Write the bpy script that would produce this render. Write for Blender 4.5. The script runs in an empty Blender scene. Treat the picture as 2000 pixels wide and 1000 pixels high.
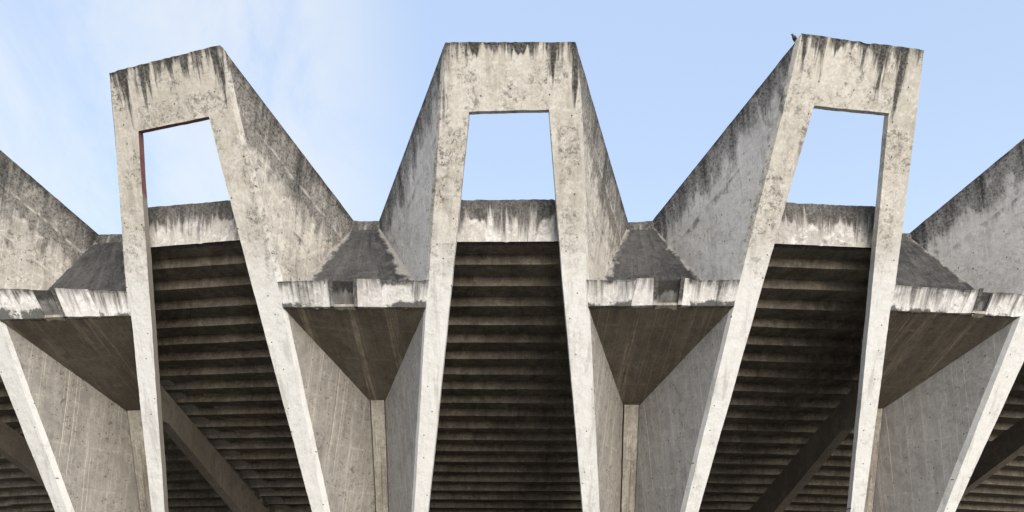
import bpy, bmesh, math, random
from mathutils import Vector, Matrix, noise

scene = bpy.context.scene
R = math.radians
# ------------------------------------------------------------------ camera
cam = bpy.data.cameras.new("camera")
cam_ob = bpy.data.objects.new("camera", cam)
scene.collection.objects.link(cam_ob)
scene.camera = cam_ob
cam.sensor_width = 36.0
cam.lens = 25.749
cam.shift_y = 0.24104
cam.clip_end = 5000
YAW, PITCH, ROLL = 0.00253, 0.11945, -0.005185
_r0 = Vector((math.cos(YAW), -math.sin(YAW), 0))
_f0 = Vector((math.sin(YAW), math.cos(YAW), 0))
_up0 = -_f0 * math.sin(PITCH) + Vector((0, 0, math.cos(PITCH)))
_fw = _f0 * math.cos(PITCH) + Vector((0, 0, math.sin(PITCH)))
_rt = _r0 * math.cos(ROLL) - _up0 * math.sin(ROLL)
_up = _r0 * math.sin(ROLL) + _up0 * math.cos(ROLL)
_m = Matrix((_rt, _up, -_fw)).transposed().to_4x4()
_m.translation = Vector((0.171, -27.0, 1.6))
cam_ob.matrix_world = _m
scene.render.resolution_x, scene.render.resolution_y = 1024, 512

# ------------------------------------------------------------------ exposure
scene.view_settings.view_transform = 'Standard'
scene.view_settings.look = 'None'
scene.view_settings.exposure = 1.7
scene.view_settings.gamma = 1.0
scene.view_settings.use_curve_mapping = False

# ------------------------------------------------------------------ sun and sky
SUN_EL, SUN_AZ = R(22), R(158)      # azimuth clockwise from +Y: behind the viewer, to the right
sun = bpy.data.lights.new("sun", 'SUN')
sun.energy = 1.3
sun.angle = R(50)
sun.color = (1.0, 0.96, 0.905)
sun_ob = bpy.data.objects.new("sun", sun)
scene.collection.objects.link(sun_ob)
_sd = Vector((math.sin(SUN_AZ) * math.cos(SUN_EL), math.cos(SUN_AZ) * math.cos(SUN_EL), math.sin(SUN_EL)))
sun_ob.rotation_euler = _sd.to_track_quat('Z', 'Y').to_euler()
sun_ob.location = (20, -40, 40)

world = bpy.data.worlds.new("World")
scene.world = world
world.use_nodes = True


class NT:
    """small helper to wire shader nodes"""
    def __init__(s, tree):
        s.t = tree
        tree.nodes.clear()

    def n(s, typ, ins=None, **props):
        nd = s.t.nodes.new(typ)
        for k, v in props.items():
            setattr(nd, k, v)
        for k, v in (ins or {}).items():
            s.put(nd.inputs[k], v)
        return nd

    def put(s, sock, v):
        if hasattr(v, 'is_output'):
            s.t.links.new(v, sock)
        else:
            if sock.type == 'RGBA' and len(v) == 3:
                v = (*v, 1)
            sock.default_value = v

    def m(s, op, a, b=None, c=None, clamp=False):
        nd = s.t.nodes.new('ShaderNodeMath')
        nd.operation = op
        nd.use_clamp = clamp
        for i, v in enumerate((a, b, c)):
            if v is not None:
                s.put(nd.inputs[i], v)
        return nd.outputs[0]

    def ss(s, x, lo, hi, a=0.0, b=1.0):
        nd = s.t.nodes.new('ShaderNodeMapRange')
        nd.interpolation_type = 'SMOOTHSTEP'
        for i, v in enumerate((x, lo, hi, a, b)):
            s.put(nd.inputs[i], v)
        return nd.outputs[0]

    def mix(s, f, a, b, mode='MIX'):
        nd = s.t.nodes.new('ShaderNodeMix')
        nd.data_type = 'RGBA'
        nd.blend_type = mode
        s.put(nd.inputs[0], f)
        s.put(nd.inputs[6], a)
        s.put(nd.inputs[7], b)
        return nd.outputs[2]

    def noise(s, vec, scale, detail=4, rough=0.55, dist=0.0):
        nd = s.n('ShaderNodeTexNoise', {'Vector': vec, 'Scale': scale, 'Detail': detail, 'Roughness': rough, 'Distortion': dist})
        return nd.outputs[0]

    def vec(s, x, y, z):
        nd = s.n('ShaderNodeCombineXYZ')
        for i, v in enumerate((x, y, z)):
            s.put(nd.inputs[i], v)
        return nd.outputs[0]


w = NT(world.node_tree)
_sky = w.n('ShaderNodeTexSky', sky_type='NISHITA', sun_disc=False)
_sky.sun_elevation = SUN_EL
_sky.sun_rotation = SUN_AZ
_sky.air_density = 1.0
_sky.dust_density = 1.0
_sky.ozone_density = 1.0
_tc = w.n('ShaderNodeTexCoord').outputs['Generated']
_sp = w.n('ShaderNodeSeparateXYZ', {0: _tc})
_sx, _sy, _sz = _sp.outputs
# thin wisps of high cloud: noise on a flat layer of air overhead, thicker to the west
_den = w.m('MAXIMUM', w.m('ADD', _sz, 0.12), 0.05)
_cx, _cy = w.m('DIVIDE', _sx, _den), w.m('DIVIDE', _sy, _den)
_cv = w.vec(w.m('MULTIPLY', _cx, 1.0), w.m('MULTIPLY_ADD', _cy, 0.55, w.m('MULTIPLY', _cx, 0.3)), 3.7)
_c1 = w.noise(_cv, 2.6, 10, 0.64, 0.6)
_c2 = w.noise(_cv, 0.9, 3, 0.5)
_west = w.ss(_sx, -0.08, -0.26)
_cl = w.m('MULTIPLY', w.ss(w.m('MULTIPLY_ADD', _c2, 0.5, w.m('MULTIPLY', _c1, 0.75)), 0.49, 0.74), _west, clamp=True)
_low = w.m('MULTIPLY', w.ss(_sz, 0.55, 0.2), 0.25)
_cf = w.m('MAXIMUM', w.m('MULTIPLY', _cl, 0.62), w.m('MULTIPLY', _low, w.ss(_sx, 0.4, -0.3, 0.35, 1.0)))
_pale = w.mix(w.ss(_sz, 0.15, 0.62), (0.215, 0.262, 0.315), (0.172, 0.216, 0.292))          # milky daylight haze over the blue
_bg1 = w.n('ShaderNodeBackground', {'Color': _sky.outputs[0], 'Strength': 0.12})
_bgh = w.n('ShaderNodeBackground', {'Color': _pale, 'Strength': 1.0})
_bg2 = w.n('ShaderNodeBackground', {'Color': (0.93, 0.97, 1.0), 'Strength': 0.295})
_mh = w.n('ShaderNodeMixShader', {0: 0.8, 1: _bg1.outputs[0], 2: _bgh.outputs[0]})
_mx = w.n('ShaderNodeMixShader', {0: _cf, 1: _mh.outputs[0], 2: _bg2.outputs[0]})
w.n('ShaderNodeOutputWorld', {'Surface': _mx.outputs[0]})

# ------------------------------------------------------------------ materials
def material(name):
    m = bpy.data.materials.new(name)
    m.use_nodes = True
    return m, NT(m.node_tree)


def concrete(name, light, dark, seed, stain=None, drip_freq=5.0, stain_col=(0.028, 0.026, 0.025), soot=None, soot_col=(0.042, 0.038, 0.034),
             mottle=0.6, mottle_col=None, specks=0.5, pale=0.5, pale_col=(0.72, 0.68, 0.61), streaks=0.4, lines=0.0, line_amt=0.55, line_col=None,
             pour=None, holes=True, low_pale=None, low_dirt_shade=None, crust=None, edge=None, grime=0.0, bands=0.0, moss=0.0, bump=0.45):
    """Weathered board-marked concrete. The UV map "flow" runs in metres: u level along the face, v straight down from its top edge.
    stain = (mean length, spread, softness) of the black rain runs below the top edge;
    soot = (density at the top, density deep down, depth) of the broken grey-black bloom."""
    m, t = material(name)
    mottle_col = mottle_col or tuple(c * 0.45 for c in dark)
    line_col = line_col or pale_col
    pos = t.n('ShaderNodeNewGeometry').outputs['Position']
    uv = t.n('ShaderNodeSeparateXYZ', {0: t.n('ShaderNodeUVMap', uv_map='flow').outputs[0]})
    u, v = uv.outputs[0], uv.outputs[1]
    p3 = t.n('ShaderNodeVectorMath', {0: pos, 1: (seed * 7.3, seed * 3.1, seed * 1.7)}, operation='ADD').outputs[0]
    us = t.m('ADD', u, seed * 11.7)
    big = t.noise(p3, 0.45, 4, 0.6, 0.4)
    mid = t.noise(p3, 1.9, 9, 0.7, 0.35)
    fine = t.noise(p3, 13, 6, 0.75)
    runs = t.noise(t.vec(us, t.m('MULTIPLY', v, 0.12), seed), 3.6, 7, 0.68)          # stretched down the wall: runs of water
    mrun = t.noise(t.vec(us, t.m('MULTIPLY', v, 0.26), seed + 9), 2.8, 11, 0.76, 0.25)  # broken bloom, slightly drawn down
    col = t.mix(t.ss(t.m('ADD', t.m('MULTIPLY', big, 0.5), t.m('MULTIPLY', mid, 0.5)), 0.41, 0.59), dark, light)
    col = t.mix(t.m('MULTIPLY', t.ss(t.noise(p3, 2.6, 10, 0.72, 0.9), 0.50, 0.57), pale), col, pale_col)
    if low_pale:
        zs, col2, amt = low_pale
        zz = t.n('ShaderNodeSeparateXYZ', {0: pos}).outputs[2]
        k = t.ss(t.m('ADD', zz, t.m('MULTIPLY', t.m('SUBTRACT', mid, 0.5), 2.6)), zs + 1.1, zs - 1.5)
        lowk = k
        col = t.mix(t.m('MULTIPLY', k, amt), col, col2)
    if low_dirt_shade:   # unrinsed browner, greyer concrete under the gutters, with their shade mixed into the colour
        zs, col2, amt = low_dirt_shade
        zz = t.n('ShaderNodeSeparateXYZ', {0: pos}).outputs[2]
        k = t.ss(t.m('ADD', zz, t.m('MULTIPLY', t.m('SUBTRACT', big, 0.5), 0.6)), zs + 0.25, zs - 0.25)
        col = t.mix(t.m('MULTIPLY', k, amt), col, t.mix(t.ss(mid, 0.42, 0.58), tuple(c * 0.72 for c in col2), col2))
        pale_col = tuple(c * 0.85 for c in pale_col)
    # general mottling, darker pores and brown-grey clouds
    k = t.m('MULTIPLY', t.ss(mid, 0.50, 0.62), t.ss(fine, 0.30, 0.62, 0.35, 1.0))
    if low_pale:
        k = t.m('MULTIPLY', k, t.ss(lowk, 0.0, 1.0, 1.0, 0.4))
    col = t.mix(t.m('MULTIPLY', k, mottle), col, mottle_col)
    col = t.mix(t.m('MULTIPLY', t.ss(runs, 0.52, 0.66), streaks), col, mottle_col)
    col = t.mix(t.m('MULTIPLY', t.ss(runs, 0.46, 0.36), streaks * 0.7), col, pale_col)
    if bands:       # bundles of pale laitance runs
        bk = t.ss(t.noise(t.vec(us, 0.0, seed + 4), 0.85, 2, 0.5), 0.48, 0.60)
        fl = t.noise(t.vec(us, t.m('MULTIPLY', v, 0.03), seed + 6), 7.5, 5, 0.75)
        k = t.m('MULTIPLY', t.m('MULTIPLY', bk, t.ss(fl, 0.47, 0.60)), t.ss(mid, 0.38, 0.58, 0.4, 1.0))
        col = t.mix(t.m('MULTIPLY', k, bands), col, line_col)
    if lines:       # single thin pale drips, each its own length
        for sc, w_, q in ((1.0, 0.011, 0.0), (1.7, 0.008, 31.0), (3.1, 0.005, 77.0)):
            uu = t.m('MULTIPLY_ADD', t.m('SUBTRACT', t.noise(t.vec(us, t.m('MULTIPLY', v, 0.5), seed), 0.8, 3, 0.5), 0.5), 0.10, t.m('ADD', us, q))
            vo = t.n('ShaderNodeTexVoronoi', {'W': uu, 'Scale': lines * sc, 'Randomness': 1.0}, voronoi_dimensions='1D')
            k = t.ss(vo.outputs['Distance'], w_ * lines * sc * 1.5, w_ * lines * sc * 0.4)
            rnd = t.n('ShaderNodeSeparateColor', {0: vo.outputs['Color']}).outputs
            vis = t.m('MULTIPLY', t.ss(t.noise(t.vec(t.m('MULTIPLY', rnd[0], 40.0), t.m('MULTIPLY', v, 0.22), seed + q), 1.0, 3, 0.6), 0.44, 0.56), t.ss(rnd[1], 0.2, 0.9, 0.25, 1.0))
            col = t.mix(t.m('MULTIPLY', t.m('MULTIPLY', k, vis), line_amt), col, line_col)
    if moss:        # grey-brown weathering that keeps to patches between the pours
        row = t.m('MULTIPLY', t.m('FLOOR', t.m('DIVIDE', v, 1.1)), 3.7)
        pk = t.ss(t.noise(t.vec(t.m('MULTIPLY', us, 1.6), t.m('MULTIPLY_ADD', v, 0.35, row), seed + 3), 1.0, 2, 0.5), 0.47, 0.56)
        k = t.m('MULTIPLY', t.m('MULTIPLY', pk, t.ss(t.noise(p3, 5.0, 11, 0.84, 0.4), 0.475, 0.55)), t.ss(fine, 0.40, 0.56, 0.25, 1.0))
        if low_pale:
            k = t.m('MULTIPLY', k, t.ss(lowk, 0.0, 1.0, 1.0, 0.18))
        col = t.mix(t.m('MULTIPLY', k, moss), col, (0.085, 0.074, 0.06))
    sootb = bead = None
    # joints between pours: a pale bead with soot gathering below it
    if pour:
        first, step, amt = pour
        pv = v
        if low_dirt_shade:       # below the gutter the lifts run level
            low = t.ss(zz, 11.35, 11.25)
            pv = t.m('ADD', t.m('MULTIPLY', v, t.m('SUBTRACT', 1.0, low)), t.m('MULTIPLY', t.m('SUBTRACT', 20.3, zz), low))
            amt = t.m('MULTIPLY_ADD', low, -amt * 0.55, amt)
        wob = t.m('MULTIPLY', t.m('SUBTRACT', t.noise(t.vec(us, v, seed), 0.9, 4, 0.6), 0.5), 0.25)
        ph = t.m('FRACT', t.m('ADD', t.m('DIVIDE', t.m('SUBTRACT', t.m('ADD', pv, wob), first), step), 20.0))
        f = t.m('ABSOLUTE', t.m('SUBTRACT', t.m('FRACT', t.m('ADD', ph, 0.5)), 0.5))
        k = t.m('MULTIPLY', t.ss(f, 0.075 / step, 0.005 / step), t.m('MULTIPLY', t.ss(mrun, 0.43, 0.56), t.ss(mid, 0.42, 0.54, 0.25, 1.0)))
        bead = t.m('MULTIPLY', k, amt)
        sootb = t.ss(ph, 0.45, 0.02, 0.0, 0.085)
    if soot:
        s0, s1, dep = soot
        b = t.ss(v, 0.0, dep, s0, s1)
        if sootb is not None:
            b = t.m('ADD', b, sootb)
        src = t.m('ADD', t.m('MULTIPLY_ADD', mid, 0.35, t.m('MULTIPLY', mrun, 0.65)), b)
        k = t.m('MULTIPLY', t.ss(src, 0.49, 0.63), t.ss(fine, 0.36, 0.58, 1.0, 0.55))
        col = t.mix(t.m('MULTIPLY', k, 0.92), col, soot_col)
    if bead is not None:
        col = t.mix(bead, col, pale_col)
    # lichen and soot specks
    if low_pale:
        specks = t.ss(lowk, 0.0, 1.0, specks, specks * 0.35)
    sp = t.m('MULTIPLY', t.ss(t.noise(p3, 5.0, 11, 0.8, 0.4), 0.54, 0.61), t.ss(t.noise(p3, 0.8, 3, 0.5), 0.44, 0.58))
    col = t.mix(t.m('MULTIPLY', sp, specks), col, (0.075, 0.068, 0.058))
    if grime:
        col = t.mix(t.m('MULTIPLY', t.ss(t.noise(p3, 1.3, 9, 0.74, 0.5), 0.44, 0.58), grime), col, (0.045, 0.039, 0.032))
    if crust:       # black crust and moss along the wet lower edge
        lo, hi = crust
        b = t.ss(v, lo, hi, -0.16, 0.10)
        k = t.ss(t.m('ADD', t.m('MULTIPLY_ADD', t.noise(p3, 3.5, 10, 0.8), 0.6, t.m('MULTIPLY', t.noise(p3, 0.9, 2, 0.5), 0.4)), b), 0.51, 0.58)
        col = t.mix(t.m('MULTIPLY', k, 0.9), col, (0.05, 0.05, 0.045))
    if stain:
        a, b, soft = stain
        n1 = t.noise(t.vec(us, t.m('MULTIPLY', v, 0.07), seed), drip_freq, 7, 0.66)
        n2 = t.noise(t.vec(us, t.m('MULTIPLY', v, 0.05), seed + 2), drip_freq * 0.35, 2, 0.5)
        src = t.m('MULTIPLY_ADD', t.m('SUBTRACT', n1, 0.5), 9.0, t.m('MULTIPLY', t.m('SUBTRACT', n2, 0.5), 2.2))
        src = t.m('MULTIPLY_ADD', t.m('SUBTRACT', mid, 0.5), 1.5, src)
        src = t.m('ADD', src, t.m('DIVIDE', t.m('SUBTRACT', a, v), t.m('MULTIPLY', b, t.ss(n2, 0.36, 0.64, 0.18, 2.3))))
        k = t.ss(src, -soft, soft)
        k = t.m('MULTIPLY', k, t.ss(t.m('ADD', fine, t.m('MULTIPLY', runs, 0.8)), 0.78, 1.1, 1.0, 0.72))
        col = t.mix(t.m('MULTIPLY', k, 0.97), col, stain_col)
    if edge:        # paler, scoured margins of the chute (u runs -3..3 across it)
        k = t.ss(t.m('ADD', t.m('ABSOLUTE', u), t.m('MULTIPLY', t.m('SUBTRACT', mid, 0.5), 3.2)), 2.2, 2.75)
        col = t.mix(t.m('MULTIPLY', k, 0.8), col, edge)
    col = t.mix(t.m('MULTIPLY', t.ss(fine, 0.42, 0.68, 0.0, 0.28), t.ss(lowk, 0.0, 1.0, 1.0, 0.35) if low_pale else 1.0), col, tuple(c * 0.4 for c in dark))
    if holes:       # tie holes and blow holes
        vo = t.n('ShaderNodeTexVoronoi', {'Vector': t.vec(us, v, seed), 'Scale': 1.05, 'Randomness': 0.6}, voronoi_dimensions='2D')
        k = t.ss(vo.outputs['Distance'], 0.030, 0.018)
        col = t.mix(t.m('MULTIPLY', k, 0.9), col, (0.015, 0.013, 0.012))
    hgt = t.m('ADD', t.m('MULTIPLY', fine, 0.4), t.m('ADD', mid, t.m('MULTIPLY', runs, 0.5)))
    bp = t.n('ShaderNodeBump', {'Strength': bump, 'Distance': 0.035, 'Height': hgt})
    bs = t.n('ShaderNodeBsdfPrincipled', {'Base Color': col, 'Roughness': 0.93, 'Specular IOR Level': 0.2, 'Normal': bp.outputs[0]})
    t.n('ShaderNodeOutputMaterial', {'Surface': bs.outputs[0]})
    return m


def plain(name, col, rough=0.8, var=0.3, scale=8.0):
    m, t = material(name)
    pos = t.n('ShaderNodeNewGeometry').outputs['Position']
    nz = t.noise(pos, scale, 6, 0.65)
    c = t.mix(t.ss(nz, 0.3, 0.7), tuple(x * (1 - var) for x in col), tuple(x * (1 + var) for x in col))
    bp = t.n('ShaderNodeBump', {'Strength': 0.3, 'Distance': 0.02, 'Height': nz})
    bs = t.n('ShaderNodeBsdfPrincipled', {'Base Color': c, 'Roughness': rough, 'Normal': bp.outputs[0]})
    t.n('ShaderNodeOutputMaterial', {'Surface': bs.outputs[0]})
    return m


BEIGE, BEIGE_D, WHITE = (0.61, 0.56, 0.48), (0.49, 0.445, 0.375), (0.78, 0.76, 0.725)
FRAME_MATS = {k: concrete('frame_concrete_%d' % (k + 3), BEIGE, BEIGE_D, 1.0 + 2.3 * k, stain=(0.28, 0.50, 0.5), drip_freq=3.0, specks=0.5, mottle=0.34,
                          mottle_col=(0.20, 0.175, 0.14), pale=0.45, pour=(1.75, 2.3, 0.55), streaks=0.32, moss=0.7, low_pale=(12.4, WHITE, 0.72))
              for k in range(-2, 3)}
WALL_L = concrete('wall_concrete_facing_left', (0.60, 0.57, 0.54), (0.47, 0.44, 0.415), 4.0, soot=(0.155, -0.17, 2.8), low_dirt_shade=(11.3, (0.36, 0.34, 0.315), 0.85), stain=(0.16, 0.40, 1.3), drip_freq=3.0,
                  mottle=0.45, mottle_col=(0.20, 0.185, 0.17), specks=0.5, pale=0.4, pale_col=(0.68, 0.65, 0.62), pour=(1.6, 1.9, 0.6), lines=1.5, streaks=0.3,
                  line_amt=0.7)
WALL_R = concrete('wall_concrete_facing_right', (0.53, 0.485, 0.42), (0.37, 0.337, 0.29), 9.0, soot=(0.17, -0.165, 4.2), low_dirt_shade=(11.3, (0.325, 0.296, 0.258), 0.85), stain=(0.22, 0.50, 1.4), drip_freq=3.0,
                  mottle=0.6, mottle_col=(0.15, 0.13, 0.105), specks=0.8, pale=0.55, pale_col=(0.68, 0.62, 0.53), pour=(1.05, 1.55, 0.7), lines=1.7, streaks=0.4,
                  line_amt=0.75)
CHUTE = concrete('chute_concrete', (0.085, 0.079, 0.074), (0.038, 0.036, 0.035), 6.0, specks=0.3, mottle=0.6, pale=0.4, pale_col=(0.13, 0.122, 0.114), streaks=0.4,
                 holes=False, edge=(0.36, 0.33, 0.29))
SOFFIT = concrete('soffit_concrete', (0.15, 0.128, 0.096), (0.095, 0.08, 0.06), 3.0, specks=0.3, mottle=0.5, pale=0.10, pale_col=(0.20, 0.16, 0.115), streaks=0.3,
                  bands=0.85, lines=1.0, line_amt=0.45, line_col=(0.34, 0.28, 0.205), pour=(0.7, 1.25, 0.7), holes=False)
FASCIA = concrete('fascia_concrete', (0.76, 0.73, 0.68), (0.60, 0.56, 0.50), 5.0, stain=(0.20, 0.22, 1.6), drip_freq=5.5, stain_col=(0.055, 0.05, 0.045), specks=0.6,
                  mottle=0.5, mottle_col=(0.28, 0.25, 0.22), pale=0.7, pale_col=(0.80, 0.78, 0.75), streaks=0.4, holes=False, crust=(0.40, 0.85))
PATCH = concrete('repair_mortar', (0.77, 0.735, 0.69), (0.60, 0.555, 0.51), 8.0, stain=(0.14, 0.22, 1.4), drip_freq=6.0, stain_col=(0.12, 0.105, 0.09), specks=0.35,
                 mottle=0.4, mottle_col=(0.30, 0.25, 0.23), pale=0.5, pale_col=(0.79, 0.77, 0.74), streaks=0.45, holes=False, crust=(0.75, 1.1))
SPOUT = concrete('spout_concrete', (0.24, 0.225, 0.205), (0.13, 0.12, 0.11), 2.0, stain=(0.35, 0.15, 0.5), drip_freq=3, specks=0.5, pale=0.3,
                 pale_col=(0.26, 0.25, 0.23), streaks=0.6, holes=False)
PILLAR = concrete('pillar_concrete', (0.40, 0.355, 0.29), (0.27, 0.235, 0.19), 12.0, specks=0.4, pale=0.2, lines=5.0, line_amt=0.5, line_col=(0.6, 0.54, 0.45),
                  streaks=0.65, mottle_col=(0.11, 0.095, 0.075), holes=False)
PARAPET = concrete('parapet_concrete', (0.50, 0.46, 0.41), (0.40, 0.365, 0.32), 14.0, stain=(0.74, 0.24, 1.2), drip_freq=6.0, stain_col=(0.045, 0.041, 0.037), specks=0.6,
                   mottle=0.5, mottle_col=(0.2, 0.18, 0.155), pale=0.6, pale_col=(0.70, 0.67, 0.62), streaks=0.45, holes=False)
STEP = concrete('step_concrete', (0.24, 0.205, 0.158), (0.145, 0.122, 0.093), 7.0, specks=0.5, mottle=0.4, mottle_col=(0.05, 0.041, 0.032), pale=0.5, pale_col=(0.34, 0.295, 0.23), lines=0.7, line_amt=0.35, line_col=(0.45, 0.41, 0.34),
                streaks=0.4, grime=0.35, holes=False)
RAKER = concrete('raker_concrete', (0.27, 0.235, 0.19), (0.19, 0.162, 0.13), 16.0, specks=0.4, mottle=0.5, pale=0.12, pale_col=(0.24, 0.2, 0.16), streaks=0.3, lines=1.0, line_amt=0.2, holes=False)
DECK = plain('deck_concrete', (0.28, 0.26, 0.23))


def red_paint():
    # red oxide left on the edges of one opening; it stops where the parapet meets the leg
    m, t = material('red_oxide_paint')
    pos = t.n('ShaderNodeNewGeometry').outputs['Position']
    nz = t.noise(pos, 5, 6, 0.65)
    c = t.mix(t.ss(nz, 0.3, 0.7), (0.15, 0.055, 0.048), (0.21, 0.09, 0.078))
    z = t.n('ShaderNodeSeparateXYZ', {0: pos}).outputs[2]
    c = t.mix(t.ss(t.m('MULTIPLY_ADD', nz, 0.5, z), 14.5, 14.3), c, (0.26, 0.23, 0.19))
    bs = t.n('ShaderNodeBsdfPrincipled', {'Base Color': c, 'Roughness': 0.75})
    t.n('ShaderNodeOutputMaterial', {'Surface': bs.outputs[0]})
    return m


RED = red_paint()

# ------------------------------------------------------------------ the ring of the stadium, points fitted to image pixels by a camera solve, in metres at an assumed scale
FRAME_PTS = {
 -2: {'oL_top': (-22.662, -5.341, 17.615), 'oL_ob': (-22.679, -4.622, 16.001), 'oL_l': (-22.762, -2.377, 11.585), 'oL_f': (-22.722, -2.02, 10.859), 'oL_0': (-22.704, 1.304, 4.25), 'oR_top': (-18.918, -6.269, 17.843), 'oR_ob': (-18.695, -5.491, 16.001), 'oR_l': (-17.684, -3.484, 11.585), 'oR_f': (-17.155, -3.109, 10.612), 'oR_0': (-16.077, -0.209, 4.386), 'iL_ob': (-21.854, -4.802, 16.001), 'iL_l': (-21.968, -2.55, 11.585), 'iL_0': (-22.227, 1.2, 4.25), 'iR_ob': (-19.519, -5.311, 16.001), 'iR_l': (-18.12, -3.31, 11.423), 'iR_0': (-16.595, -0.1, 4.395)},
 -1: {'oL_top': (-12.163, -6.289, 17.3), 'oL_ob': (-12.287, -5.533, 15.753), 'oL_l': (-12.72, -3.449, 11.507), 'oL_f': (-12.699, -3.095, 10.789), 'oL_0': (-13.15, 0.1, 4.435), 'oR_top': (-8.559, -6.901, 17.755), 'oR_ob': (-8.362, -6.15, 16.144), 'oR_l': (-7.489, -4.078, 11.624), 'oR_f': (-7.385, -3.714, 10.865), 'oR_0': (-6.547, -0.604, 4.396), 'iL_ob': (-11.516, -5.637, 15.793), 'iL_l': (-11.917, -3.538, 11.51), 'iL_0': (-12.63, 0.044, 4.432), 'iR_ob': (-9.173, -6.009, 16.034), 'iR_l': (-8.375, -3.981, 11.625), 'iR_0': (-7.015, -0.554, 4.399)},
 0: {'oL_top': (-1.786, -7.439, 17.454), 'oL_ob': (-1.971, -6.688, 15.88), 'oL_l': (-2.462, -4.591, 11.482), 'oL_f': (-2.589, -4.206, 10.699), 'oL_0': (-3.24, -1.088, 4.362), 'oR_top': (1.997, -7.454, 17.487), 'oR_ob': (2.178, -6.705, 15.916), 'oR_l': (2.564, -4.604, 11.509), 'oR_f': (2.655, -4.241, 10.77), 'oR_0': (3.279, -1.105, 4.396), 'iL_ob': (-1.115, -6.655, 15.811), 'iL_l': (-1.725, -4.593, 11.486), 'iL_0': (-2.748, -1.089, 4.365), 'iR_ob': (1.271, -6.682, 15.867), 'iR_l': (1.8, -4.602, 11.505), 'iR_0': (2.769, -1.103, 4.394)},
 1: {'oL_top': (8.59, -7.477, 17.779), 'oL_ob': (8.346, -6.773, 16.258), 'oL_l': (7.499, -4.6, 11.544), 'oL_f': (7.389, -4.242, 10.8), 'oL_0': (6.377, -1.182, 4.405), 'oR_top': (12.405, -7.026, 17.65), 'oR_ob': (12.512, -6.24, 16.033), 'oR_l': (12.74, -4.096, 11.608), 'oR_f': (12.716, -3.737, 10.878), 'oR_0': (13.031, -0.554, 4.509), 'iL_ob': (9.231, -6.614, 16.114), 'iL_l': (8.291, -4.535, 11.577), 'iL_0': (6.861, -1.137, 4.412), 'iR_ob': (11.622, -6.345, 16.063), 'iR_l': (11.949, -4.188, 11.632), 'iR_0': (12.524, -0.602, 4.501)},
 2: {'oL_top': (18.816, -6.311, 17.927), 'oL_ob': (18.625, -5.485, 16.001), 'oL_l': (17.634, -3.468, 11.585), 'oL_f': (17.434, -3.18, 10.93), 'oL_0': (16.123, -0.25, 4.558), 'oR_top': (22.593, -5.375, 17.615), 'oR_ob': (22.617, -4.656, 16.001), 'oR_l': (22.723, -2.412, 11.585), 'oR_f': (22.687, -2.054, 10.859), 'oR_0': (22.701, 1.27, 4.25), 'iL_ob': (19.451, -5.314, 16.001), 'iL_l': (18.553, -3.357, 11.749), 'iL_0': (16.594, -0.159, 4.571), 'iR_ob': (21.791, -4.828, 16.001), 'iR_l': (21.927, -2.577, 11.585), 'iR_0': (22.223, 1.171, 4.25)},
}
VALLEY_PTS = {
 0: {'pL': (-15.211, -1.05, 14.718), 'pR': (-14.2, -1.192, 14.673), 'cL': (-15.32, -0.965, 14.519), 'cR': (-14.204, -1.121, 14.469), 'sL': (-14.822, 1.038, 8.481), 'sR': (-14.152, 0.937, 8.47), 'bL': (-14.622, 2.137, 4.646), 'bR': (-14.004, 2.043, 4.639), 'hL': (-17.044, -1.847, 12.083)},
 1: {'pL': (-5.524, -1.974, 14.838), 'pR': (-4.614, -2.001, 14.811), 'cL': (-5.553, -1.888, 14.59), 'cR': (-4.621, -1.928, 14.596), 'sL': (-5.172, 0.099, 8.711), 'sR': (-4.586, 0.077, 8.709), 'bL': (-5.066, 1.308, 4.609), 'bR': (-4.526, 1.286, 4.61), 'hL': (-6.884, -3.132, 12.098), 'hR': (-3.122, -3.626, 11.904)},
 2: {'pL': (4.369, -2.016, 14.825), 'pR': (5.24, -2.005, 14.895), 'cL': (4.34, -1.955, 14.643), 'cR': (5.308, -1.924, 14.665), 'sL': (4.431, 0.11, 8.592), 'sR': (5.057, 0.132, 8.602), 'bL': (4.439, 1.269, 4.657), 'bR': (5.02, 1.29, 4.663), 'hL': (3.174, -3.285, 12.078), 'hR': (6.809, -3.256, 12.115)},
 3: {'pL': (14.018, -1.287, 14.875), 'pR': (14.984, -1.159, 14.927), 'cL': (13.963, -1.223, 14.667), 'cR': (15.094, -1.074, 14.73), 'sL': (14.022, 0.848, 8.676), 'sR': (14.719, 0.937, 8.723), 'bL': (13.986, 1.997, 4.788), 'bR': (14.662, 2.095, 4.802), 'hR': (16.864, -2.17, 12.355)},
}
BAYS = {
 -2: ((-19.248, 1.54, 1.735), -0.21468),
 -1: ((-9.612, 0.78, 1.727), -0.10899),
 0: ((0.0, 0.0, 1.6), 0.00000),
 1: ((9.675, 0.189, 1.762), 0.10172),
 2: ((19.248, 1.54, 1.735), 0.20468),
}
AXES = {
 0: ((-14.463, 0.867, 1.735), -0.15476),
 1: ((-4.831, 0.096, 1.6), -0.03992),
 2: ((4.831, 0.096, 1.6), 0.03992),
 3: ((14.463, 0.867, 1.735), 0.14976),
}


# the neighbours of the photographed stretch, one module further round the ring on either side
def _next(fr, back):
    (cx, cy, cz), a = fr
    da = -0.10 if back else 0.10
    s = -1 if back else 1
    b = a + da / 2
    return ((cx + s * 9.65 * math.cos(b), cy + s * 9.65 * math.sin(b), cz), a + da)


BAYS[-3], BAYS[3] = _next(BAYS[-2], True), _next(BAYS[2], False)
BAYS[-4], BAYS[4] = _next(BAYS[-3], True), _next(BAYS[3], False)
AXES[-1], AXES[4] = _next(AXES[0], True), _next(AXES[3], False)


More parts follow.
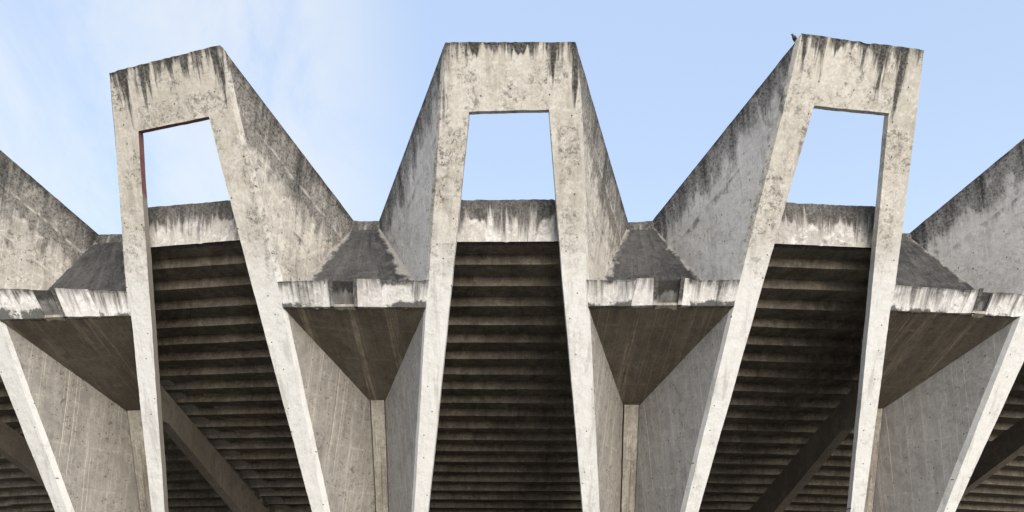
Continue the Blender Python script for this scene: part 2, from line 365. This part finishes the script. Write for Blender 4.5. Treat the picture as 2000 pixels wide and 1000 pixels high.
def at(fr, x, d, z):
    """a point x metres to the right, d metres out and z metres up from a bay's (or valley axis') origin"""
    (cx, cy, cz), a = fr
    return Vector((cx + math.sin(a) * d + math.cos(a) * x, cy - math.cos(a) * d + math.sin(a) * x, cz + z))


def FP(k, n): return Vector(FRAME_PTS[k][n])
def VP(i, n): return Vector(VALLEY_PTS[i][n])


def rough(co, amp=1.0):
    return (noise.noise_vector(co * 0.9) * 0.012 + noise.noise_vector(co * 4.0) * 0.007 + noise.noise_vector(co * 12.0) * 0.0035) * amp


class MB:
    """collects patches with a flow UV and links them as one mesh object"""
    def __init__(s):
        s.bm = bmesh.new()
        s.uv = s.bm.loops.layers.uv.new('flow')
        s.uvf = None

    def quad(s, A, B, C, D, ua, ub, uc, ud, cell=0.25, mat=0, maxn=80):
        """bilinear patch A-B (top) over D-C (bottom); u.. are (u, v) in metres"""
        nu = max(1, min(maxn, round(max((B - A).length, (C - D).length) / cell)))
        nv = max(1, min(maxn, round(max((D - A).length, (C - B).length) / cell)))
        g = []
        for j in range(nv + 1):
            b = j / nv
            row = []
            for i in range(nu + 1):
                a = i / nu
                co = A.lerp(B, a).lerp(D.lerp(C, a), b)
                q = [(ua[e] * (1 - a) + ub[e] * a) * (1 - b) + (ud[e] * (1 - a) + uc[e] * a) * b for e in (0, 1)]
                row.append((s.bm.verts.new(co), s.uvf(co) if s.uvf else q))
            g.append(row)
        for j in range(nv):
            for i in range(nu):
                vs = [g[j][i], g[j + 1][i], g[j + 1][i + 1], g[j][i + 1]]
                f = s.bm.faces.new([q[0] for q in vs])
                f.material_index = mat
                for lp, q in zip(f.loops, vs):
                    lp[s.uv].uv = q[1]

    def loft(s, cols, us, drop, cell=0.25, mats=None, caps=True):
        """closed prism through vertical polylines cols (each a list of points, top first); drop(col, row) = metres below the top edge"""
        n = len(cols)
        ub = us + [us[0]]
        for c in range(n):
            e = (c + 1) % n
            for r in range(len(cols[0]) - 1):
                s.quad(cols[c][r], cols[e][r], cols[e][r + 1], cols[c][r + 1],
                       (us[c], drop(c, r)), (ub[c + 1], drop(e, r)), (ub[c + 1], drop(e, r + 1)), (us[c], drop(c, r + 1)), cell,
                       mats[c] if mats else 0)
        if caps:
            for r in (0, -1):
                ps = [c[r] for c in cols]
                if n == 4:
                    s.quad(ps[0], ps[1], ps[2], ps[3], (us[0], 0), (us[1], 0), (us[1], .3), (us[0], .3), cell)
                else:
                    f = s.bm.faces.new([s.bm.verts.new(p) for p in ps])
                    for lp in f.loops:
                        lp[s.uv].uv = (us[0], 0)

    def hexa(s, T, B, cell=0.3, mat=0, u0=0.0):
        """box from four top points and the four below them"""
        w = (T[1] - T[0]).length
        d = (T[2] - T[1]).length
        us = [u0, u0 + w, u0 + w + d, u0 + 2 * w + d]
        s.loft([[T[i], B[i]] for i in range(4)], us, lambda c, r: r * (T[c] - B[c]).length, cell)

    def build(s, name, mats, parent=None, amp=1.0, ragged=None, merge=0.0015):
        bmesh.ops.remove_doubles(s.bm, verts=s.bm.verts, dist=merge)
        if amp:
            for v in s.bm.verts:
                v.co += rough(v.co, amp)
        if ragged:
            for v in s.bm.verts:
                if any(lp[s.uv].uv[1] < 0.02 for lp in v.link_loops) and ragged(v.co):
                    v.co.z -= 0.015 + 0.05 * abs(noise.noise(v.co * 2.7)) + 0.035 * max(0, noise.noise(v.co * 9.0))
        bmesh.ops.recalc_face_normals(s.bm, faces=s.bm.faces)
        me = bpy.data.meshes.new(name)
        s.bm.to_mesh(me)
        s.bm.free()
        for mt in (mats if isinstance(mats, (list, tuple)) else [mats]):
            me.materials.append(mt)
        ob = bpy.data.objects.new(name, me)
        scene.collection.objects.link(ob)
        ob.parent = parent
        return ob


# ------------------------------------------------------------------ ground
def ground():
    m, t = material('plaza_paving')
    pos = t.n('ShaderNodeNewGeometry').outputs['Position']
    a, b = t.noise(pos, 0.25, 6, 0.6), t.noise(pos, 9, 6, 0.7)
    c = t.mix(t.ss(a, 0.3, 0.7), (0.15, 0.137, 0.12), (0.21, 0.192, 0.168))
    c = t.mix(t.ss(b, 0.35, 0.75, 0, 0.4), c, (0.17, 0.155, 0.135))
    br = t.n('ShaderNodeTexBrick', {'Vector': pos, 'Scale': 0.5, 'Mortar Size': 0.008, 'Color1': (1, 1, 1), 'Color2': (0.9, 0.9, 0.9), 'Mortar': (0.4, 0.4, 0.4)})
    c = t.mix(1.0, c, br.outputs[0], 'MULTIPLY')
    bs = t.n('ShaderNodeBsdfPrincipled', {'Base Color': c, 'Roughness': 0.9})
    t.n('ShaderNodeOutputMaterial', {'Surface': bs.outputs[0]})
    me = bpy.data.meshes.new('ground')
    S = 2500
    me.from_pydata([(-S, -S, 0), (S, -S, 0), (S, S, 0), (-S, S, 0)], [], [(0, 1, 2, 3)])
    me.materials.append(m)
    ob = bpy.data.objects.new('ground', me)
    scene.collection.objects.link(ob)
    ob['kind'] = 'structure'


ground()

# ------------------------------------------------------------------ the stadium: one building, everything below is a part of it
stadium = bpy.data.objects.new('stadium', None)
stadium.location = (0, 0, 0)
stadium.empty_display_size = 2
scene.collection.objects.link(stadium)
stadium['label'] = 'weathered raw concrete stadium with tapering portal frames, splayed side walls and dark stepped stands'
stadium['category'] = 'stadium'

LEVELS = ['top', 'ob', 'l', 'f', '0']
VLEVELS = ['p', 'm', 'c', 's', 'b']
Z_GROUND = 0.0


def extend(a, b, z=Z_GROUND):
    return b + (b - a) * ((z - b.z) / (b.z - a.z))


def vrow(i, side, r, bay, sgn):
    """column of points on the valley corner, top to ground; beyond the ends of the photographed stretch it is mirrored from the bay"""
    if i is None:
        fr = BAYS[bay]
        hb = 4.38
        pts = [at(fr, sgn * (hb + .02), 2.1, 13.15), None, at(fr, sgn * hb, 2.0, 12.9), at(fr, sgn * 4.55, 0, 7.0), at(fr, sgn * 4.55, -1.2, 3.0)]
    else:
        pts = [VP(i, 'p' + side), None, VP(i, 'c' + side), VP(i, 's' + side), VP(i, 'b' + side)]
    pts[1] = pts[0].lerp(pts[2], 0.5)
    pts.append(extend(pts[3], pts[4]))
    return pts


def frame_cols(k):
    """front corner columns of a portal frame: outer left, inner left, inner right, outer right"""
    cols = {}
    for e in ('oL', 'oR'):
        c = [FP(k, e + '_' + l) for l in LEVELS]
        c.append(extend(c[3], c[4]))
        cols[e] = c
    for e, o in (('iL', 'oL'), ('iR', 'oR')):
        other = 'oR' if o == 'oL' else 'oL'
        fr = (FP(k, e + '_ob') - FP(k, o + '_ob')).length / (FP(k, other + '_ob') - FP(k, o + '_ob')).length
        top = cols[o][0].lerp(cols[other][0], fr * 1.02)
        l, z0 = FP(k, e + '_l'), FP(k, e + '_0')
        f = l.lerp(z0, (cols[o][2].z - cols[o][3].z) / (cols[o][2].z - cols[o][4].z))
        g = cols[o][5] + (z0 - cols[o][4])
        cols[e] = [top, FP(k, e + '_ob'), l, f, z0, g]
    return cols


LEG_T, HEAD_T = 0.26, 0.135
SIDE_FINS = {}


def portal_frame(k):
    fr = BAYS[k]
    a = fr[1]
    inward = Vector((-math.sin(a), math.cos(a), 0))
    C = frame_cols(k)
    red = k == -1
    nvalley = {'L': {-1: 0, 0: 1, 1: 2, 2: 3}.get(k), 'R': {-2: 0, -1: 1, 0: 2, 1: 3}.get(k)}
    vcols = {}
    for sd, sgn in (('L', -1), ('R', 1)):
        vcols[sd] = vrow(nvalley[sd], 'R' if sd == 'L' else 'L', None, k, sgn)
    # header; flow: u level along the frame, v down from its top edge
    rt = Vector((math.cos(a), math.sin(a), 0))
    t0, t1 = C['oL'][0], C['oR'][0]
    span = (t1 - t0).dot(rt)

    def fflow(co):
        u = (co - t0).dot(rt)
        q = min(1.0, max(0.0, u / span))
        return (u, max(0.0, (t0.z + (t1.z - t0.z) * q - co.z) * 1.1))
    h = MB()
    h.uvf = fflow
    zt = lambda p, c, r: (C['oL'][0].z + C['oR'][0].z) / 2 - p.z
    cols = [[C['iL'][0], C['iL'][1]], [C['iR'][0], C['iR'][1]],
            [C['iR'][0] + inward * LEG_T, C['iR'][1] + inward * HEAD_T], [C['iL'][0] + inward * LEG_T, C['iL'][1] + inward * HEAD_T]]
    wd = (C['iR'][0] - C['iL'][0]).length
    ln = (C['iL'][0] - C['iL'][1]).length
    off = (C['iL'][0] - C['oL'][0]).length
    h.loft(cols, [off, off + wd, off + wd + .3, off + 2 * wd + .3], lambda c, r: r * ln, 0.1, caps=False)
    A, B = cols[0][0], cols[1][0]
    h.quad(cols[3][0], cols[2][0], B, A, (off, 0), (off + wd, 0), (off + wd, 0), (off, 0), 0.1)
    h.quad(cols[0][1], cols[1][1], cols[2][1], cols[3][1], (0, 1), (wd, 1), (wd, 1.2), (0, 1.2), 0.1, mat=1 if red else 0)
    mats = [FRAME_MATS[k]] + ([RED] if red else [])
    part = h.build('portal_frame', mats, stadium, amp=1.0, ragged=lambda co: True)
    # legs and splayed walls behind them
    for sd, sgn in (('L', -1), ('R', 1)):
        O, I, V = C['o' + sd], C['i' + sd], vcols[sd]
        OB = [o.lerp(v, LEG_T / (v - o).length) for o, v in zip(O, V)]
        IB = [p + inward * LEG_T for p in I]
        drop = [0]
        for r in range(1, 6):
            drop.append(drop[-1] + (O[r] - O[r - 1]).length)
        wl = (I[0] - O[0]).length
        lw = MB()
        lw.uvf = fflow
        if sd == 'L':
            lw.loft([O, I, IB, OB], [0, wl, wl + .3, 2 * wl + .3], lambda c, r: drop[r], 0.11, mats=[0, 1 if red else 0, 0, 0])
        else:
            u1 = (C['oR'][0] - C['oL'][0]).length
            lw.loft([I, O, OB, IB], [u1 - wl, u1, u1 + .3, u1 + wl + .3], lambda c, r: drop[r], 0.11)
        lw.build('leg', mats, part, amp=1.0, ragged=lambda co: True)
        # wall
        out = sgn * Vector((math.cos(a), math.sin(a), 0))
        fin = [0.85, 0.85, 0.85, 0.12, 0.12, 0.12]
        XO = [p + inward * q for p, q in zip(V, fin)]
        XI = [p + inward * q - out * 0.24 for p, q in zip(V, fin)]
        VI = [p - out * 0.26 + inward * 0.05 for p in V]
        wtop = (OB[0].z, V[0].z)
        colsW = [OB, V, XO, XI, VI, IB]
        ww = (V[0] - OB[0]).length
        us = [0, ww, ww + .85, ww + 1.1, ww + 1.9, 2 * ww + 1.9]
        W = MB()
        hd = (V[2] - OB[2])
        hd.z = 0
        hd.normalize()
        o0, o1 = OB[0], V[0]
        sp = (o1 - o0).dot(hd)
        W.uvf = lambda co: ((co - o0).dot(hd), max(0.0, o0.z + (o1.z - o0.z) * min(1.0, (co - o0).dot(hd) / sp) - co.z))
        W.loft(colsW, us, lambda c, r: colsW[c][0].z - colsW[c][r].z, 0.22)
        W.build('side_wall', WALL_L if sd == 'L' else WALL_R, part, ragged=lambda co: True)
    return part


for k in range(-2, 3):
    p = portal_frame(k)
    if k == -1:
        p['label'] = 'portal frame with red painted inner edges'

# ------------------------------------------------------------------ gutters in the valleys between the frames
SPOUTS = {0: dict(notch=(0.352, 0.50), left=None, right=(0.50, 0.74)),
          1: dict(notch=(0.362, 0.512), left=(0.315, 0.362), right=(0.512, 0.680)),
          2: dict(notch=(0.462, 0.615), left=(0.325, 0.462), right=(0.615, 0.668)),
          3: dict(notch=(0.625, 0.72), left=(0.56, 0.625), right=None)}


def gutter(i):
    kl, kr = i - 2, i - 1
    ax = AXES[i]
    a = ax[1]
    inward = Vector((-math.sin(a), math.cos(a), 0))
    rt = Vector((math.cos(a), math.sin(a), 0))
    lt, rT = FP(kl, 'oR_l'), FP(kr, 'oL_l')
    lf, rf = FP(kl, 'oR_f'), FP(kr, 'oL_f')
    cL, cR, sL, sR = VP(i, 'cL'), VP(i, 'cR'), VP(i, 'sL'), VP(i, 'sR')
    hL = VP(i, 'hL') if 'hL' in VALLEY_PTS[i] else None
    hR = VP(i, 'hR') if 'hR' in VALLEY_PTS[i] else None
    if hL is None:      # mirror the foot of the chute across the axis
        q = hR - Vector(ax[0]); x = q.dot(rt); hL = hR - rt * 2 * x
    if hR is None:
        q = hL - Vector(ax[0]); x = q.dot(rt); hR = hL - rt * 2 * x
    # carry the chute on down to the gutter floor and into the walls
    zfl = (lt.z + rT.z) / 2 - 0.35
    fl = hL + (hL - cL) * ((hL.z - zfl) / (cL.z - hL.z)) - rt * 0.05
    fR = hR + (hR - cR) * ((hR.z - zfl) / (cR.z - hR.z)) + rt * 0.05
    cl, cr = cL - rt * 0.04, cR + rt * 0.04
    g = MB()
    w0, w1 = (cr - cl).length, (fR - fl).length
    ln = (cL - hL).length
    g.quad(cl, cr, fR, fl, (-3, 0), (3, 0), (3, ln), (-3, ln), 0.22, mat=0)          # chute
    lf2, rf2 = lf + inward * 0.0, rf + inward * 0.0
    wf, ws = (rf - lf).length, (sR - sL).length
    dl = (lf - sL).length
    axo = Vector(ax[0])
    g.uvf = lambda co: ((co - axo).dot(rt) + i * 7.7, (co - lf).dot(inward))
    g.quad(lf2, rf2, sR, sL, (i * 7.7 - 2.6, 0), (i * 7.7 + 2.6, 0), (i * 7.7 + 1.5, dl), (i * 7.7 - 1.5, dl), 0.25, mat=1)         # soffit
    g.uvf = None
    g.quad(fl, fR, rf2 + Vector((0, 0, .06)), lf2 + Vector((0, 0, .06)), (0, 0), (w1, 0), (wf, 1), (0, 1), 0.3, mat=0)
    g.quad(rf2, rf2 + Vector((0, 0, .06)), lf2 + Vector((0, 0, .06)), lf2, (0, 0), (0, .06), (wf, .06), (wf, 0), 0.3, mat=1)
    # back of the wedge and its sides
    g.quad(cl, cr, sR, sL, (0, 0), (w0, 0), (ws, 5), (0, 5), 0.5, mat=1)
    g.quad(cl, fl, lf2, sL, (0, 0), (3, 0), (3, 2), (0, 2), 0.6, mat=1)
    g.quad(fR, cr, sR, rf2, (0, 0), (3, 0), (3, 2), (0, 2), 0.6, mat=1)
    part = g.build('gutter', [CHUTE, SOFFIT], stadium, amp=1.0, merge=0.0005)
    # lip at the head of the chute
    pL, pR = VP(i, 'pL'), VP(i, 'pR')
    b = MB()
    pm = (pL + pR) / 2
    T = [pL - rt * .03, pR + rt * .03, pR + rt * .03 + inward * .8, pL - rt * .03 + inward * .8]
    Bo = [cL - rt * .03 - Vector((0, 0, .25)) - inward * .06, cR + rt * .03 - Vector((0, 0, .25)) - inward * .06,
          cR + rt * .03 + inward * .8 - Vector((0, 0, .25)), cL - rt * .03 + inward * .8 - Vector((0, 0, .25))]
    b.hexa(T, Bo, 0.12)
    b.build('lip', PARAPET, part, ragged=lambda co: True)
    # fascia: left and right of the spout
    TH = 0.28
    S = SPOUTS[i]
    Tp = lambda t: lt.lerp(rT, t)
    Bp = lambda t: lf.lerp(rf, t)
    fas = MB()
    wtot = (rT - lt).length
    for t0, t1 in ((0, S['notch'][0]), (S['notch'][1], 1)):
        T = [Tp(t0), Tp(t1), Tp(t1) + inward * TH, Tp(t0) + inward * TH]
        B = [Bp(t0), Bp(t1), Bp(t1) + inward * TH - Vector((0, 0, .07)), Bp(t0) + inward * TH - Vector((0, 0, .07))]
        fas.hexa(T, B, 0.08, u0=t0 * wtot + i * 5.3)
    fas.build('fascia', FASCIA, part, ragged=lambda co: True)
    # spout: recessed plate, sill and cheeks
    n0, n1 = S['notch']
    outw = -inward
    sp = MB()
    up = Vector((0, 0, 1))
    q0, q1 = Tp(n0) + inward * .09 - up * .012, Tp(n1) + inward * .09 - up * .012
    r0, r1 = Bp(n0) + inward * .07 + up * .02, Bp(n1) + inward * .07 + up * .02
    sp.hexa([q0, q1, q1 + inward * .1, q0 + inward * .1], [r0, r1, r1 + inward * .1, r0 + inward * .1], 0.08, u0=i * 3.1)
    part2 = sp.build('spout', SPOUT, part)
    sl = MB()
    s0, s1 = Bp(n0) + outw * .03, Bp(n1) + outw * .03
    sl.hexa([s0 + up * .09, s1 + up * .09, s1 + inward * .22 + up * .09, s0 + inward * .22 + up * .09],
            [s0 + up * .005, s1 + up * .005, s1 + inward * .22 - up * .09, s0 + inward * .22 - up * .09], 0.08, u0=1.0)
    sl.build('sill', PILLAR, part)
    for key, edge in (('left', n0), ('right', n1)):
        if not S[key]:
            continue
        c0, c1 = S[key]
        # a slab of repair mortar that swells towards the notch, with a rib along the notch itself
        ch = MB()
        near, far = (c1, c0) if key == 'left' else (c0, c1)
        o_far, o_near = 0.012, 0.07
        flare = 0.012 * (1 if key == 'right' else -1)
        x0, x1 = min(near, far), max(near, far)
        oo = {near: o_near, far: o_far}
        Tq = [Tp(x0) + outw * oo[x0] + up * .012, Tp(x1) + outw * oo[x1] + up * .012, Tp(x1) + inward * .05 + up * .012, Tp(x0) + inward * .05 + up * .012]
        f0, f1 = x0, x1
        if key == 'right': f1 += flare * 2.5
        else: f0 += flare * 2.5
        Bq = [Bp(f0) + outw * (oo[x0] + .01) - up * .006, Bp(f1) + outw * (oo[x1] + .01) - up * .006, Bp(f1) + inward * .05 - up * .03, Bp(f0) + inward * .05 - up * .03]
        ch.hexa(Tq, Bq, 0.07, u0=i * 2.0)
        ch.build('cheek', PATCH, part)
        rb = MB()
        e0, e1 = (edge - 0.004, edge + 0.022) if key == 'right' else (edge - 0.022, edge + 0.004)
        Tq = [Tp(e0) + outw * .10 + up * .03, Tp(e1) + outw * .10 + up * .03, Tp(e1) + inward * .2 + up * .03, Tp(e0) + inward * .2 + up * .03]
        Bq = [Bp(e0) + outw * .09 - up * .01, Bp(e1) + outw * .09 - up * .01, Bp(e1) + inward * .2 - up * .05, Bp(e0) + inward * .2 - up * .05]
        rb.hexa(Tq, Bq, 0.07, u0=i * 4.0)
        rb.build('rib', PARAPET, part)


for i in range(4):
    gutter(i)

# ------------------------------------------------------------------ pillars at the back of the valleys and the raker beams they carry
for i in range(4):
    ax = AXES[i]
    a = ax[1]
    inward = Vector((-math.sin(a), math.cos(a), 0))
    sL, sR, bL, bR = (VP(i, n) for n in ('sL', 'sR', 'bL', 'bR'))
    up = (sL - bL).normalized() * 0.35
    rt = Vector((math.cos(a), math.sin(a), 0))
    gL, gR = extend(sL, bL), extend(sR, bR)
    pb = MB()
    cs = []
    for top, mid, gr, s in ((sL, bL, gL, .05), (sR, bR, gR, -.03)):
        cs.append([top + up + rt * s, top + rt * s, mid + rt * s, gr + rt * s])
    cs += [[p + inward * .4 for p in cs[1]], [p + inward * .4 for p in cs[0]]]
    cs = [[p - inward * .03 for p in cs[0]], [p - inward * .03 for p in cs[1]], cs[2], cs[3]]
    pb.loft(cs, [0, .7, 1.4, 2.1], lambda c, r: (cs[c][0] - cs[c][r]).length, 0.2)
    pb.build('pillar', PILLAR, stadium)

for i in range(-1, 5):
    # raker: haunch at the pillar, then down along the underside of the stand
    ax = AXES[i]
    sh = {-1: -.18, 0: -.18, 3: .18, 4: .18}.get(i, 0)
    prof = [(-.35, 8.65), (-1.04, 8.35), (-8.0, 5.35), (-20.0, 0.2), (-24.0, -1.3), (-24.0, -1.72), (-18.0, -1.5), (-8.0, 3.86), (-2.12, 6.72), (-.35, 6.70)]
    rb = MB()
    hw = 0.23
    vl = [rb.bm.verts.new(at(ax, sh - hw, d, z)) for d, z in prof]
    vr = [rb.bm.verts.new(at(ax, sh + hw, d, z)) for d, z in prof]
    n = len(prof)
    fs = [rb.bm.faces.new(vl), rb.bm.faces.new(list(reversed(vr)))]
    for q in range(n):
        fs.append(rb.bm.faces.new([vl[q], vr[q], vr[(q + 1) % n], vl[(q + 1) % n]]))
    for f in fs:
        for lp in f.loops:
            co = lp.vert.co
            lp[rb.uv].uv = (co.y + co.x * .3, 20 - co.z)
    rb.build('raker_beam', RAKER, stadium, amp=0)

# ------------------------------------------------------------------ stands: parapet on top, stepped underside below
PAR_D, Z_PB, Z_PT, RUN, RISE = 4.75, 11.08, 12.524, 0.921, 0.347
TILT = {-3: (0.03, 0.05), 3: (0.018, -0.05), -2: (0.03, 0.05), -1: (0.033, 0.155), 0: (0.012, 0.0), 1: (0.018, -0.12), 2: (0.018, -0.05)}
N_STEPS = 24


def half(d, z):
    """half the clear width of a bay at depth d and height z: the inner faces of the side walls, then the rakers"""
    df = (0.966 + 0.492 * (z - 2.515)) if z < 9.85 else 4.575 + 0.477 * (z - 9.85)
    db = (z - 7.03) * 0.337
    u = 1.785 + (9.85 - z) * (0.1438 if z < 9.85 else 0.134)
    wv = 2.6 + (9.85 - z) * (0.099 if z < 9.85 else 0.118)
    df -= 0.3
    if d >= df:
        return u + 0.25 * (wv - u)
    t = (df - d) / (df - db)
    if t < 1:
        inn = u + (4.12 - u) * t
        ou = wv + (4.38 - wv) * t
        return inn + 0.4 * (ou - inn)
    return 4.78 + 0.05 * d


def stand(k):
    fr = BAYS[k]
    tilt, dz = TILT.get(k, (0.02, 0.0))

    def P(x, d, z, i=0):
        return at(fr, x, d, z + dz + tilt * x * max(0.0, 1 - i / 9))
    # deck: the upper side of the stand, an inclined slab down to the pitch
    m = MB()
    prof = [(PAR_D - .3, Z_PB + .30), (PAR_D - .3 - 34 * RUN, Z_PB + .30 - 34 * RISE)]
    (d0, z0), (d1, z1) = prof
    hs = [half(d0, z0), 4.38, 4.3, 3.35]
    ds = [d0, 1.0, -1.2, d1]
    zz = [z0 + (d - d0) * (z1 - z0) / (d1 - d0) for d in ds]
    cl = [[P(-h_, d, z) for h_, d, z in zip(hs, ds, zz)], [P(h_, d, z) for h_, d, z in zip(hs, ds, zz)],
          [P(h_, d, z + .2) for h_, d, z in zip(hs, ds, zz)], [P(-h_, d, z + .2) for h_, d, z in zip(hs, ds, zz)]]
    m.loft(cl, [0, 5, 5.2, 10], lambda c, r: r * 3.0, 2.0)
    tier = m.build('seating_tier', DECK, stadium, amp=0)
    # parapet
    h0 = half(PAR_D, Z_PB)
    h1 = half(PAR_D, Z_PT)
    pp = MB()
    T = [P(-h1, PAR_D, Z_PT), P(h1, PAR_D, Z_PT), P(h1, PAR_D - .26, Z_PT), P(-h1, PAR_D - .26, Z_PT)]
    B = [P(-h0, PAR_D, Z_PB), P(h0, PAR_D, Z_PB), P(h0, PAR_D - .26, Z_PB), P(-h0, PAR_D - .26, Z_PB)]
    pp.hexa(T, B, 0.12, u0=k * 4.7)
    pp.build('parapet', PARAPET, tier, ragged=lambda co: True)
    # steps: each one a tread soffit behind a riser
    for i in range(0 if abs(k) < 3 else 8, N_STEPS + 1):
        zb = Z_PB - i * RISE
        zt = zb + RISE + 0.04 if i else zb + 0.22
        d0 = PAR_D - i * RUN if i else PAR_D - .262
        d1 = PAR_D - (i + 1) * RUN - 0.08
        e = 0.0007 * (k % 2)
        a0, a1 = half(d0, zb), half(d1, zb)
        s = MB()
        wl = 1.35 if k < 0 else (1.2 if k == 0 else -1.15)          # how far the two ends run over the raker below them
        wr = 1.35 if k > 0 else (1.2 if k == 0 else -1.15)
        l0, r0_ = (a0 + wl, a0 + wr) if d0 < -0.6 else (a0, a0)
        l1, r1_ = (a1 + wl, a1 + wr) if d1 < -0.6 else (a1, a1)
        T = [P(-l0, d0, zt, i), P(r0_, d0, zt, i), P(r1_, d1, zt, i), P(-l1, d1, zt, i)]
        B = [P(-l0, d0 + .012, zb + e, i), P(r0_, d0 + .012, zb + e, i), P(r1_, d1, zb + e, i), P(-l1, d1, zb + e, i)]
        ua = k * 9.1 + i * 2.77
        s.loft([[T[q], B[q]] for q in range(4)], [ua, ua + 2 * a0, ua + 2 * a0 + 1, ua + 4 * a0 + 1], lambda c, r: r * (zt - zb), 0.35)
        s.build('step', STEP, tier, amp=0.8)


for k in range(-4, 5):
    stand(k)

# ------------------------------------------------------------------ the bird on the right-hand frame
def bird(loc, yaw):
    m, t = material('dark_plumage')
    pos = t.n('ShaderNodeTexCoord').outputs['Object']
    nz = t.noise(pos, 60, 4, 0.6)
    zz = t.n('ShaderNodeSeparateXYZ', {0: pos}).outputs[0]
    c = t.mix(t.ss(nz, 0.3, 0.7), (0.022, 0.02, 0.018), (0.05, 0.045, 0.038))
    c = t.mix(t.ss(zz, 0.0, 0.045, 0, 0.6), c, (0.10, 0.075, 0.05))
    bs = t.n('ShaderNodeBsdfPrincipled', {'Base Color': c, 'Roughness': 0.6})
    t.n('ShaderNodeOutputMaterial', {'Surface': bs.outputs[0]})
    bm = bmesh.new()
    # spine from tail tip to beak tip: x forward, z up; (x, z, half width, half depth)
    sp = [(-.128, -.012, .012, .003), (-.085, .018, .016, .006), (-.055, .045, .024, .020), (-.02, .078, .040, .040), (.012, .108, .043, .043),
          (.034, .138, .033, .034), (.044, .157, .024, .024), (.054, .178, .026, .026), (.070, .186, .022, .021), (.084, .184, .009, .009), (.104, .180, .002, .002)]
    rings = []
    N = 12
    for q, (x, z, hw, hd) in enumerate(sp):
        x0, z0 = sp[max(q - 1, 0)][:2]
        x1, z1 = sp[min(q + 1, len(sp) - 1)][:2]
        tx, tz = x1 - x0, z1 - z0
        l = math.hypot(tx, tz)
        nx, nz_ = -tz / l, tx / l
        rings.append([bm.verts.new((x + nx * hd * math.sin(2 * math.pi * e / N), hw * math.cos(2 * math.pi * e / N), z + nz_ * hd * math.sin(2 * math.pi * e / N))) for e in range(N)])
    for A, B in zip(rings, rings[1:]):
        for e in range(N):
            bm.faces.new([A[e], A[(e + 1) % N], B[(e + 1) % N], B[e]])
    bm.faces.new(rings[0])
    bm.faces.new(rings[-1])
    for sy in (-.015, .015):            # legs and toes grow out of the belly
        pts = [(-.012, sy, .065, .008), (-.004, sy, .03, .004), (-.006, sy, .004, .0035), (.022, sy, .002, .003)]
        prev = None
        for x, y, z, r in pts:
            ring = [bm.verts.new((x + r * math.cos(2.094 * e), y + r * math.sin(2.094 * e), z + (r if pts.index((x, y, z, r)) == 3 else 0) * math.sin(e))) for e in range(3)]
            if prev:
                for e in range(3):
                    bm.faces.new([prev[e], prev[(e + 1) % 3], ring[(e + 1) % 3], ring[e]])
            prev = ring
    bmesh.ops.recalc_face_normals(bm, faces=bm.faces)
    me = bpy.data.meshes.new('bird')
    bm.to_mesh(me)
    bm.free()
    for p in me.polygons:
        p.use_smooth = True
    me.materials.append(m)
    ob = bpy.data.objects.new('bird', me)
    scene.collection.objects.link(ob)
    ob.location = loc
    ob.rotation_euler = (0, 0, yaw)
    ob.scale = (1.2, 1.35, 1.15)
    ob['label'] = 'small dark bird perched on the corner of the right concrete frame'
    ob['category'] = 'bird'
    # folded wings
    for sy in (-1, 1):
        wb = bmesh.new()
        prof = [(.028, .125, .0), (.018, .085, .0), (-.02, .045, .0), (-.075, .012, .0), (-.06, .045, .0), (-.02, .10, .0), (.012, .135, .0)]
        ou = [wb.verts.new((x, sy * (.046 - .018 * (1 if x < -.05 else 0)), z)) for x, z, _ in prof]
        inn = [wb.verts.new((x, sy * (.030 - .022 * (1 if x < -.05 else 0)), z)) for x, z, _ in prof]
        wb.faces.new(ou)
        wb.faces.new(list(reversed(inn)))
        for e in range(len(prof)):
            wb.faces.new([ou[e], inn[e], inn[(e + 1) % 7], ou[(e + 1) % 7]])
        bmesh.ops.recalc_face_normals(wb, faces=wb.faces)
        wm = bpy.data.meshes.new('wing')
        wb.to_mesh(wm)
        wb.free()
        wm.materials.append(m)
        wo = bpy.data.objects.new('wing', wm)
        scene.collection.objects.link(wo)
        wo.parent = ob


_e0, _e1 = FP(1, 'oL_top'), VP(2, 'pR')
bird(_e0.lerp(_e1, 0.045) + Vector((0.015, -0.05, 0.005)), math.pi + 0.25)
